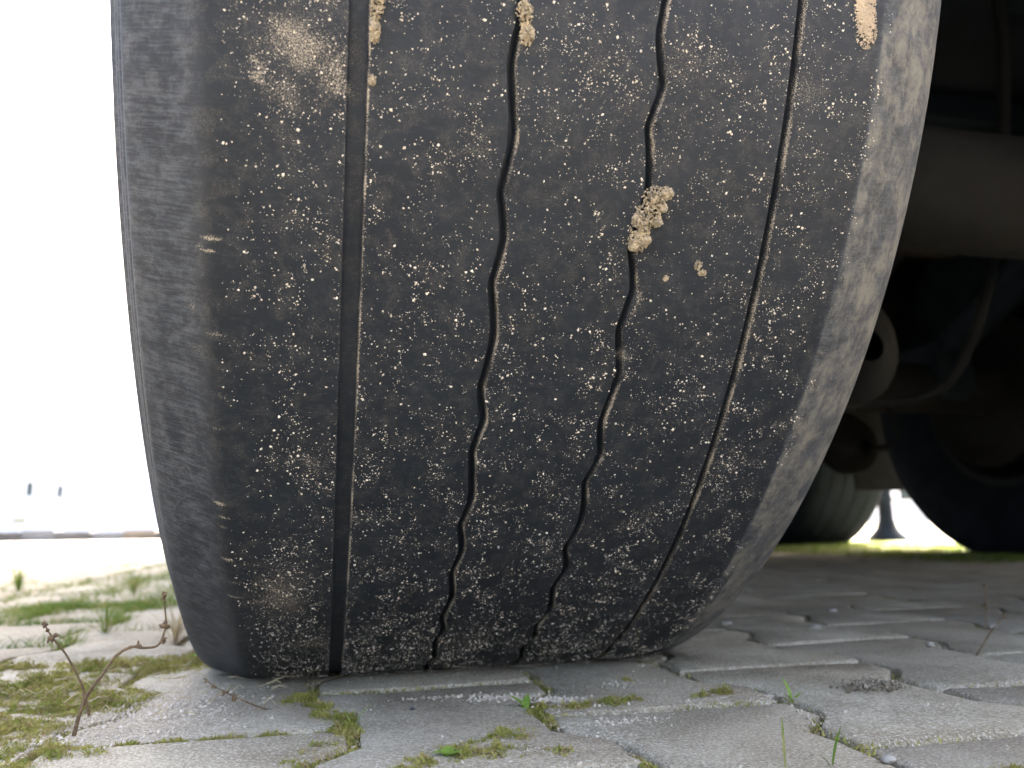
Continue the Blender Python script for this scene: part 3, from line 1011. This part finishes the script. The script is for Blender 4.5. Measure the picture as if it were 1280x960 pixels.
# ------------------------------------------------------------------ moss, grass, sand in the joints
def blades(name, P, H, W, mat, lean=0.6, seg=1, kind='stuff', bendy=0.5):
    """grass or moss blades: tapered strips; P roots, H heights, W widths"""
    n = len(P)
    P = np.asarray(P, float); H = np.asarray(H); W = np.asarray(W)
    az = RNG.uniform(0, 2 * np.pi, n); tilt = np.abs(RNG.normal(0, lean, n)).clip(0, 1.35)
    d = np.stack([np.cos(az) * np.sin(tilt), np.sin(az) * np.sin(tilt), np.cos(tilt)], -1)
    hz = np.stack([np.cos(az), np.sin(az), np.zeros(n)], -1)
    sd = RNG.uniform(0, 2 * np.pi, n)
    side = np.stack([np.cos(sd), np.sin(sd), np.zeros(n)], -1)
    V, T, Q = [], [], []
    rows = seg + 1
    vs = []
    for k in range(seg):
        t = k / seg
        c = P + d * (H * t)[:, None] + hz * (bendy * H * t * t)[:, None]
        w = (W * (1 - 0.65 * t))[:, None] * 0.5
        vs += [c - side * w, c + side * w]
    tip = P + d * H[:, None] + hz * (bendy * H)[:, None] - np.array([0, 0, 1.0]) * (bendy * H * 0.25)[:, None]
    vs.append(tip)
    nv = len(vs)
    V = np.stack(vs, 1).reshape(-1, 3)
    b = (np.arange(n) * nv)[:, None]
    quads = None
    if seg > 1:
        quads = np.concatenate([b + np.array([[2 * k, 2 * k + 1, 2 * k + 3, 2 * k + 2]]) for k in range(seg - 1)])
    tris = b + np.array([[2 * (seg - 1), 2 * (seg - 1) + 1, 2 * seg]])
    me = mesh_np(name, V, tris=tris, quads=quads)
    me.materials.append(mat)
    return me


def joint_points(n, xr, yr, keep, wide=0.004):
    """random points in the joints between pavers, filtered by keep(x, y) -> probability"""
    out = []
    base = [(x, y) for (x, y) in CELLS if xr[0] - .1 < x < xr[1] + .1 and yr[0] - .15 < y < yr[1] + .15]
    ol = paver_outline(-J)
    seglen = [math.dist(ol[i], ol[(i + 1) % len(ol)]) for i in range(len(ol))]
    tot = sum(seglen)
    guard = 0
    while len(out) < n and guard < n * 30:
        guard += 1
        cx, cy = random.choice(base)
        s = random.random() * tot
        for i, l in enumerate(seglen):
            if s < l: break
            s -= l
        a, b = ol[i], ol[(i + 1) % len(ol)]
        t = s / max(l, 1e-6)
        x = cx + a[0] + (b[0] - a[0]) * t; y = cy + a[1] + (b[1] - a[1]) * t
        if not (xr[0] < x < xr[1] and yr[0] < y < yr[1]): continue
        k = keep(x, y)
        if random.random() > k: continue
        sp = 0.0018 + wide * max(0.0, k - 0.5)
        out.append((x + random.gauss(0, sp), y + random.gauss(0, sp)))
    return out


# moss patches on and between the near pavers: x, y, half sizes, height
MOSS = [(-0.028, -0.378, .034, .020, .006), (-0.012, -0.360, .022, .014, .006), (-0.055, -0.396, .028, .014, .006), (0.136, -0.296, .020, .008, .010), (0.050, -0.303, .036, .009, .007), (0.014, -0.316, .009, .02, .006), (-0.112, -0.232, .012, .020, .006), (-0.104, -0.262, .012, .02, .006), (-0.093, -0.288, .010, .016, .007), (-0.089, -0.325, .010, .018, .006), (-0.100, -0.352, .013, .012, .005), (-0.116, -0.374, .012, .014, .005), (-0.155, -0.320, .05, .006, .004), (-0.100, -0.285, .014, .030, .006), (-0.092, -0.318, .010, .030, .006), (-0.108, -0.362, .016, .010, .005), (-0.118, -0.238, .012, .022, .006), (-0.135, -0.317, .045, .0055, .004), (-0.185, -0.322, .05, .007, .004),
        (-0.29, -0.15, .055, .085, .010), (-0.25, -0.07, .075, .05, .009), (-0.245, -0.21, .05, .055, .008), (-0.275, -0.27, .05, .05, .008), (-0.235, -0.33, .045, .035, .006), (-0.35, -0.06, .08, .03, .009), (-0.20, -0.04, .03, .03, .007),
        (-0.010, -0.352, .016, .020, .005), (-0.022, -0.372, .028, .014, .005), (-0.045, -0.392, .032, .012, .006), (0.000, -0.395, .022, .012, .005), (-0.070, -0.402, .02, .012, .005),
        (0.016, -0.322, .007, .022, .005), (0.040, -0.304, .026, .008, .006), (0.072, -0.297, .022, .007, .006), (0.136, -0.297, .016, .007, .008), (0.122, -0.300, .012, .005, .005), (0.175, -0.468, .022, .014, .006), (0.098, -0.238, .010, .016, .004),
        (0.037, -0.43, .004, .03, .004), (0.205, -0.47, .03, .012, .006), (0.02, -0.30, .008, .01, .005), (0.135, -0.175, .008, .02, .004)]
pts, hs = [], []
for (x, y, sx, sy, h) in MOSS:
    cnt = int(sx * sy * 7.5e6)
    for _ in range(min(cnt, 34000)):
        dx, dy = random.gauss(0, .5), random.gauss(0, .5)
        q = dx * dx + dy * dy
        px, py = x + dx * sx, y + dy * sy
        nz = noise.noise((px * 90, py * 90, 2.2)) + 0.5 * noise.noise((px * 300, py * 300, 6.0))
        if nz < -0.42 + 0.40 * max(0, q - 0.5): continue
        top = max(0.0, 1 - q * 0.8)
        pts.append((px, py, -0.004 + h * top * random.uniform(0.25, 1.0) * (0.6 + nz)))
        hs.append(random.uniform(0.0011, 0.0026))


def moss_keep(x, y):
    n = noise.noise((x * 5.5 + 3, y * 5.5, 1.5)) + 0.5 * noise.noise((x * 21, y * 21, 4.0))
    k = max(0.0, min(1.0, 0.30 + n * 1.3))
    if x > 0.15: k *= 0.25
    if x > 1.5: k = 0.6
    return k


for (x, y) in joint_points(26000, (-0.7, 0.7), (-0.5, 0.7), moss_keep):
    pts.append((x, y, -0.0065 + random.uniform(0, 0.0045))); hs.append(random.uniform(0.0015, 0.0032))
hs = np.array(hs)
me = blades('moss', pts, hs, hs * RNG.uniform(0.35, 0.6, len(hs)), M['moss'], 0.9, 1, bendy=0.3)
tag(link(bpy.data.objects.new('moss', me)), 'olive and brown moss in the joints and over the near pavers', 'moss', kind='stuff')


# short green grass further out in the joints
def grass_keep(x, y):
    n = noise.noise((x * 2.2, y * 2.2 + 7, 3.5)) + 0.4 * noise.noise((x * 9, y * 9, 1.0))
    k = max(0.0, min(1.0, 0.50 + n * 1.7))
    if y < 0.25: k *= 0.25
    return k


gp = joint_points(46000, (-2.0, -0.26), (0.25, 2.7), grass_keep, 0.030)
gp += joint_points(5000, (-0.8, -0.26), (0.05, 0.5), grass_keep, 0.010)
gp += [(x + random.gauss(0, .02), y + random.gauss(0, .012)) for (x, y) in joint_points(9000, (-0.50, -0.24), (0.40, 0.56), lambda a, b: 0.95)]
gp += joint_points(1500, (-0.50, -0.38), (0.17, 0.34), lambda a, b: 0.8)
gp += joint_points(5000, (1.5, 5.5), (0.6, 6.0), lambda a, b: max(0.2, grass_keep(a, b)))
gp += [(random.uniform(1.40, 2.55), random.uniform(0.9, 3.4)) for _ in range(46000)]
gh = np.array([random.uniform(0.007, 0.024) * (1 + 0.6 * max(0.0, noise.noise((x * 4, y * 4, 0.5)))) for (x, y) in gp])
me = blades('grass', [(x, y, -0.010) for (x, y) in gp], gh, np.array([0.0050 if x > 1.4 else 0.0015 for (x, y) in gp]), M['grass'], 0.65, 3)
tag(link(bpy.data.objects.new('grass', me)), 'short bright green grass growing in the joints between pavers', 'grass', kind='stuff')

# sand and small stones
P, S = [], []
def sand_keep(x, y):
    return max(0.1, min(1.0, 0.5 + 1.2 * noise.noise((x * 8, y * 8, 11.0))))
for (x, y) in joint_points(9000, (-0.45, 0.75), (-0.5, 0.5), sand_keep):
    s = 0.0005 * math.exp(random.gauss(0, .5)); P.append((x, y, random.uniform(-0.0062, -0.003))); S.append(s)
for (x, y, sx, sy, n, sz) in [(0.004, -0.268, .022, .008, 260, .0010), (0.03, -0.283, .022, .006, 220, .0011), (0.05, -0.30, .03, .01, 200, .0008), (-0.03, -0.255, .03, .006, 120, .0007), (0.09, -0.25, .03, .012, 120, .0007),
                              (-0.01, -0.38, .045, .025, 900, .0006), (-0.20, -0.24, .05, .05, 1500, .0008), (0.05, -0.345, .03, .008, 260, .0006), (0.21, -0.36, .06, .006, 300, .0006), (0.16, -0.31, .04, .006, 260, .0007),
                              (-0.21, -0.31, .06, .02, 700, .0007), (0.0, -0.33, .20, .09, 700, .00035), (0.15, -0.40, .12, .05, 500, .00035), (-0.2, -0.36, .08, .03, 300, .0004), (0.0, -0.186, .24, .008, 420, .0006), (0.05, -0.20, .16, .016, 260, .0005), (0.12, -0.165, .06, .014, 160, .0006)]:
    for _ in range(n):
        s = sz * math.exp(random.gauss(0, .45)) * 0.7
        P.append((x + random.gauss(0, .5) * sx, y + random.gauss(0, .5) * sy, s * 0.2 - 0.0012)); S.append(s)
o = lumps('sand_grains', P, np.array(S), M['sandgrain'])
tag(o, 'pale sand and tiny stones scattered in joints and on pavers', 'sand', kind='stuff')

# dry straw litter over the moss by the tyre
m = MB()
for k in range(90):
    x, y = -0.195 + random.gauss(0, .042), -0.17 + random.gauss(0, .065)
    if k % 4 == 0: x, y = -0.27 + random.gauss(0, .05), -0.22 + random.gauss(0, .06)
    if x > -0.125: x = -0.135
    a = random.gauss(0.25, 0.7); l = random.uniform(0.005, 0.018); z = random.uniform(0.001, 0.006)
    c, s = math.cos(a) * l, math.sin(a) * l
    m.tube([(x, y, z), (x + c * .5, y + s * .5 + random.gauss(0, .001), z + random.uniform(0, .004)), (x + c, y + s, z + random.uniform(-.001, .003))], [0.00028, 0.00036, 0.00018], 4)
o = m.build('straw_litter', M['straw'])
tag(o, 'dry straw scraps lying on the moss left of the tyre', 'straw', kind='stuff')


# ------------------------------------------------------------------ single plants and twigs
def rooted(name, root, label, cat, group=None):
    o = empty(name, root)
    return tag(o, label, cat, group)


def rel(pts, root):
    r = Vector(root)
    return [Vector(p) - r for p in pts]


def dry_stem(pts, rad, label, buds, seed):
    rnd = random.Random(seed)
    root = pts[0]
    o = rooted('dry_weed', root, label, 'dry weed', 'dry weed stems')
    pp = spline(rel(pts, root), 6)
    rr = []
    for i in range(len(pp)):
        t = i / (len(pp) - 1)
        rr.append(rad * (1 - 0.62 * t) * (1 + 0.22 * noise.noise((i * 0.9, seed, 0.3))))
    m = MB(); m.tube(pp, rr, 7); m.build('stalk', M['stem'], o, 'all')
    for (t, n, sz) in buds:
        m = MB()
        c = pp[int(t * (len(pp) - 1))]
        for _ in range(n):
            d = Vector((rnd.gauss(0, 1), rnd.gauss(0, .6), rnd.gauss(0, 1))).normalized() * sz * rnd.uniform(.5, 1.2)
            m.tube([c, c + d * .5 + Vector((0, 0, rnd.uniform(-.3, .3) * sz)), c + d], [sz * .22, sz * .34, sz * .06], 5)
        m.build('bud', M['stem'], o)
    return o


dry_stem([(-0.2279, -0.293, -0.006), (-0.224, -0.2919, 0.015), (-0.2165, -0.290, 0.0276), (-0.2109, -0.2885, 0.0367), (-0.2037, -0.2866, 0.0409), (-0.1973, -0.2849, 0.0399),
          (-0.1908, -0.2832, 0.0410), (-0.1878, -0.2824, 0.0496), (-0.1881, -0.2825, 0.0567), (-0.1899, -0.283, 0.0696)], 0.00105,
         'long dry weed stem bending right then up beside the tyre', [(.36, 2, .002), (.50, 5, .0032), (.72, 3, .003), (.80, 4, .004), (.97, 5, .003)], 1)
dry_stem([(-0.2301, -0.248, -0.006), (-0.2342, -0.249, 0.0091), (-0.2361, -0.2495, 0.0158), (-0.2402, -0.2505, 0.0248), (-0.2458, -0.2518, 0.0348), (-0.252, -0.2534, 0.0432),
          (-0.2554, -0.2542, 0.0486), (-0.2572, -0.2546, 0.0531)], 0.0009, 'short dry weed stem leaning left with dark bud tip', [(.76, 3, .004), (.86, 3, .0025), (.97, 6, .0028)], 2)
dry_stem([(-0.130, -0.2594, -0.002), (-0.1378, -0.2599, 0.0005), (-0.1476, -0.2606, 0.0052), (-0.1572, -0.2613, 0.0103), (-0.1643, -0.2618, 0.0147), (-0.1695, -0.2621, 0.019)], 0.0006,
         'thin dry twig arching just in front of the tyre corner', [(.5, 2, .004), (.62, 3, .003), (.78, 4, .0025), (.92, 3, .002)], 3)
dry_stem([(0.3957, -0.2127, -0.004), (0.4055, -0.2215, 0.0169), (0.4136, -0.2289, 0.0293)], 0.0007, 'slanting orange-brown straw on the shaded pavers at right', [(.98, 3, .003)], 4)
dry_stem([(0.5207, -0.0888, -0.004), (0.5227, -0.0905, 0.0188), (0.5233, -0.0911, 0.04)], 0.0007, 'thin upright dry stem on the shaded pavers at far right', [(.55, 3, .004), (.97, 3, .003)], 5)


def leaf_blade(m, root, az, tilt, length, width, fold=0.15):
    d = Vector((math.cos(az) * math.sin(tilt), math.sin(az) * math.sin(tilt), math.cos(tilt)))
    s = Vector((-math.sin(az), math.cos(az), 0))
    up_ = s.cross(d) * -1
    V, F = [], []
    rows = 6
    for k in range(rows):
        t = k / (rows - 1)
        c = Vector(root) + d * length * t + Vector((math.cos(az), math.sin(az), 0)) * length * 0.25 * t * t - Vector((0, 0, 1)) * length * 0.14 * t * t
        w = width * 0.5 * max(0.02, math.sin(math.pi * min(1, (t * 0.85 + 0.12))) ** 0.8)
        V += [c - s * w + up_ * w * fold * 2, c, c + s * w + up_ * w * fold * 2]
    for k in range(rows - 1):
        b = k * 3
        F += [(b, b + 1, b + 4, b + 3), (b + 1, b + 2, b + 5, b + 4)]
    m.add(V, F)


def tuft(name, root, label, cat, leaves, mat, group=None):
    o = rooted(name, root, label, cat, group)
    for (az, tilt, l, w) in leaves:
        m = MB(); leaf_blade(m, (random.gauss(0, w * .25), random.gauss(0, w * .25), 0), az, tilt, l, w)
        m.build('leaf', mat, o, 'all')
    return o


R = math.radians
def rand_leaves(n, l, w, tilt, seed):
    r = random.Random(seed)
    return [(r.uniform(0, 6.28), abs(r.gauss(0, tilt)), l * r.uniform(.55, 1.15), w * r.uniform(.7, 1.2)) for _ in range(n)]


tuft('grass_sprout', (-0.0863, -0.314, -0.004), 'tiny two-bladed grass sprout in the mossy zigzag joint before the tyre', 'grass', [(R(10), R(22), .019, .0012), (R(150), R(10), .012, .001)], M['leaf'], 'small green sprouts')
tuft('clover_sprout', (-0.047, -0.384, -0.001), 'small bright green clover leaf in the moss patch at bottom centre', 'clover',
     [(R(200), R(62), .0075, .006), (R(320), R(58), .008, .0065), (R(80), R(55), .007, .006)], M['leaf'], 'small green sprouts')
tuft('leaf_sprout', (0.012, -0.300, -0.003), 'bright green leafy sprout in the joint below the tyre, beside sand grains', 'seedling',
     [(R(150), R(40), .013, .005), (R(60), R(30), .011, .005), (R(-10), R(55), .008, .004)], M['leaf'], 'small green sprouts')
tuft('grass_sprout', (0.168, -0.322, -0.003), 'small grass sprout at the paver corner right of the round moss tuft', 'grass', [(R(100), R(12), .016, .0022), (R(200), R(40), .010, .002), (R(20), R(45), .009, .002)], M['leaf'], 'small green sprouts')
tuft('grass_sprout', (0.091, -0.440, -0.003), 'left of two thin pale grass blades at the bottom right', 'grass', [(R(60), R(8), .024, .0012)], M['grass'], 'small green sprouts')
tuft('grass_sprout', (0.112, -0.442, -0.003), 'right of two thin pale grass blades at the bottom right', 'grass', [(R(30), R(20), .020, .0012), (R(190), R(30), .010, .001)], M['grass'], 'small green sprouts')
tuft('grass_tuft', (-0.652, 0.90, -0.004), 'tall upright grass tuft at the far left edge', 'grass', rand_leaves(70, .056, .0013, .38, 1), M['grass'], 'grass tufts between the pavers')
tuft('grass_tuft', (-0.324, 0.165, -0.004), 'loose green weed tuft behind the dry stems', 'weed', rand_leaves(26, .042, .0012, .5, 2), M['grass'], 'grass tufts between the pavers')
tuft('grass_tuft', (-0.43, 0.78, -0.004), 'green grass tuft in the middle distance, left of the tyre', 'grass', rand_leaves(60, .046, .0012, .5, 3), M['grass'], 'grass tufts between the pavers')
tuft('dry_grass_tuft', (-0.240, 0.065, -0.004), 'dry yellow grass tuft close behind the tyre edge', 'grass', rand_leaves(44, .048, .0011, .42, 4), M['straw'], 'grass tufts between the pavers')
tuft('grass_tuft', (-0.220, -0.045, -0.002), 'flat green grass leaf pressed against the tyre foot', 'grass', [(R(185), R(82), .035, .006), (R(170), R(78), .022, .005), (R(10), R(70), .02, .005)], M['leaf'], 'grass tufts between the pavers')


def pebble(root, size, label, mat, seed, squash=(1, .8, .55)):
    rnd = random.Random(seed)
    m = MB()
    V, F = [], []
    nl, ns = 6, 9
    for i in range(nl + 1):
        ph = math.pi * i / nl
        for k in range(ns):
            a = 2 * math.pi * k / ns
            p = Vector((math.sin(ph) * math.cos(a), math.sin(ph) * math.sin(a), math.cos(ph)))
            r = size * (1 + 0.22 * noise.noise((p.x * 1.6 + seed, p.y * 1.6, p.z * 1.6)))
            V.append((p.x * r * squash[0], p.y * r * squash[1], p.z * r * squash[2]))
    for i in range(nl):
        for k in range(ns):
            l = (k + 1) % ns
            F.append((i * ns + k, i * ns + ns + k, i * ns + ns + l, i * ns + l))
    m.add(V, F)
    o = m.build('pebble', mat, None, True)
    o.location = (root[0], root[1], root[2] + size * squash[2] * 0.75)
    return tag(o, label, 'stone', 'loose stones on the pavers')


pebble((0.137, -0.447, -0.001), .0034, 'single white pebble on the paver at the bottom right', M['pebble'], 1)
pebble((-0.052, -0.285, -0.001), .0016, 'tiny dark speck stone on the paver just before the tyre', M['kerbstone'], 2)
pebble((0.385, -0.176, -0.001), .0042, 'pale stone on the shaded pavers near the slanting straw', M['pebble'], 3)
pebble((0.520, -0.098, -0.001), .0046, 'pale stone at the foot of the upright dry stem', M['pebble'], 4)
pebble((0.365, -0.045, -0.001), .0048, 'pale stone on the shaded paver joint close to the tyre', M['pebble'], 5, (1.4, .8, .5))
pebble((0.30, 0.012, -0.001), .0048, 'leftmost pale stone next to the tyre at right', M['pebble'], 6, (1.4, .8, .5))
pebble((0.470, 0.080, -0.001), .0048, 'pale stone farthest back on the shaded pavers', M['pebble'], 7, (1.3, .8, .5))
clodr = lumps('soil_crumb', [(random.gauss(0, .009), random.gauss(0, .006), random.uniform(0, .004)) for _ in range(160)], np.array([.0014 * random.uniform(.5, 1.3) for _ in range(160)]), M['soil'])
clodr.location = (0.229, -0.313, 0.0)
tag(clodr, 'crumbly heap of soil on the paver at lower right', 'soil')


# ------------------------------------------------------------------ background
def stand():
    x, y = 2.78, 2.98
    o = rooted('jack_stand', (x, y, 0), 'dark jack stand with flared foot between the far wheels', 'stand')
    m = MB(); m.lathe_z([(0.105, 0), (0.10, 0.012), (0.055, 0.06), (0.036, 0.11), (0.034, 0.34)], 20); m.build('foot', M['steel'], o, True)
    m = MB(); m.lathe_z([(0.026, 0.34), (0.026, 0.50), (0.06, 0.51), (0.06, 0.53)], 16); m.build('post', M['steel'], o, True)
    m = MB(); m.tube([(-.05, 0, .215), (0, -.045, .215), (.05, 0, .215), (0, .045, .215), (-.05, 0, .215)], .008, 6); m.build('collar', M['steel'], o, True)


stand()

# low stone edging across the lane, far left
ed_a, ed_b = Vector((-7.2, 13.0, -0.004)), Vector((-1.1, 11.45, -0.004))
wall = empty('low_wall', (ed_a + ed_b) / 2)
tag(wall, 'low dark stone wall across the bright yard at far left', 'wall')
L = (ed_b - ed_a).length
ang = math.atan2((ed_b - ed_a).y, (ed_b - ed_a).x)
wall.rotation_euler = (0, 0, ang)
pos = -L / 2
seq = ['kerbstone', 'kerbstone', 'kerbstone', 'bluestone', 'bluestone', 'orange', 'kerbstone', 'kerbstone', 'kerbstone', 'bluestone', 'kerbstone', 'sandstone', 'sandstone', 'paleroof', 'kerbstone']
i = 0
while pos < L / 2 - 0.05:
    w = min(random.uniform(0.28, 0.55), L / 2 - pos)
    t = (pos + w / 2) / L + 0.5
    h = 0.185 * (1 - 0.30 * t) * random.uniform(0.80, 1.12)
    # colour order follows the stretch that is seen: from x about 45 % to 80 % of the wall
    k = int((t - 0.40) / 0.42 * len(seq))
    mt = M[seq[max(0, min(len(seq) - 1, k))]]
    m = MB(); m.box((pos + 0.006, -0.12 + random.gauss(0, .012), 0), (pos + w - 0.006, 0.12, h), 0.012); m.build('stone', mt, wall)
    pos += w


def building(name, cx, cy, w, d, h, rz, label, wins, sign=None, cat='building'):
    o = empty(name, (cx, cy, -0.012)); o.rotation_euler = (0, 0, rz)
    tag(o, label, cat)
    m = MB(); m.box((-w / 2, 0, 0), (w / 2, d, h)); m.build('wall', M['white'], o)
    m = MB(); m.box((-w / 2 - .2, -.2, h), (w / 2 + .2, d + .2, h + .25), .03); m.build('roof', M['paleroof'], o)
    for (x, z, ww, hh) in wins:
        m = MB(); m.box((x - ww / 2, -0.03, z - hh / 2), (x + ww / 2, 0.05, z + hh / 2)); win = m.build('window', M['window'], o)
        m = MB(); m.box((x - ww / 2 - .03, -0.06, z - hh / 2 - .04), (x + ww / 2 + .03, 0.02, z - hh / 2 - .001)); m.build('sill', M['white'], win)
    if sign:
        (x, z, ww, hh) = sign
        m = MB(); m.box((x - ww / 2, -0.06, z - hh / 2), (x + ww / 2, -0.002, z + hh / 2)); m.build('panel', M['yellow'], o)
    return o


# window spots measured along the facade: -9.25 and -8.31 at 27.2 / 27.0
brz = math.atan2(-0.2, 0.95)
building('white_building', -8.8, 27.13, 26.0, 9.0, 14, brz, 'plain white building behind the low wall with two narrow dark windows', [(-0.45, 1.50, .16, .42), (0.50, 1.41, .13, .36)], (-0.68, 0.55, .40, .09))
building('white_warehouse', 34.0, 38.0, 26.0, 12.0, 6.0, -0.8, 'pale warehouse far off between the far wheels', [(-6, 2, 1.2, 1.4), (-2, 2, 1.2, 1.4), (2, 2, 1.2, 1.4), (6, 2, 1.2, 1.4)])
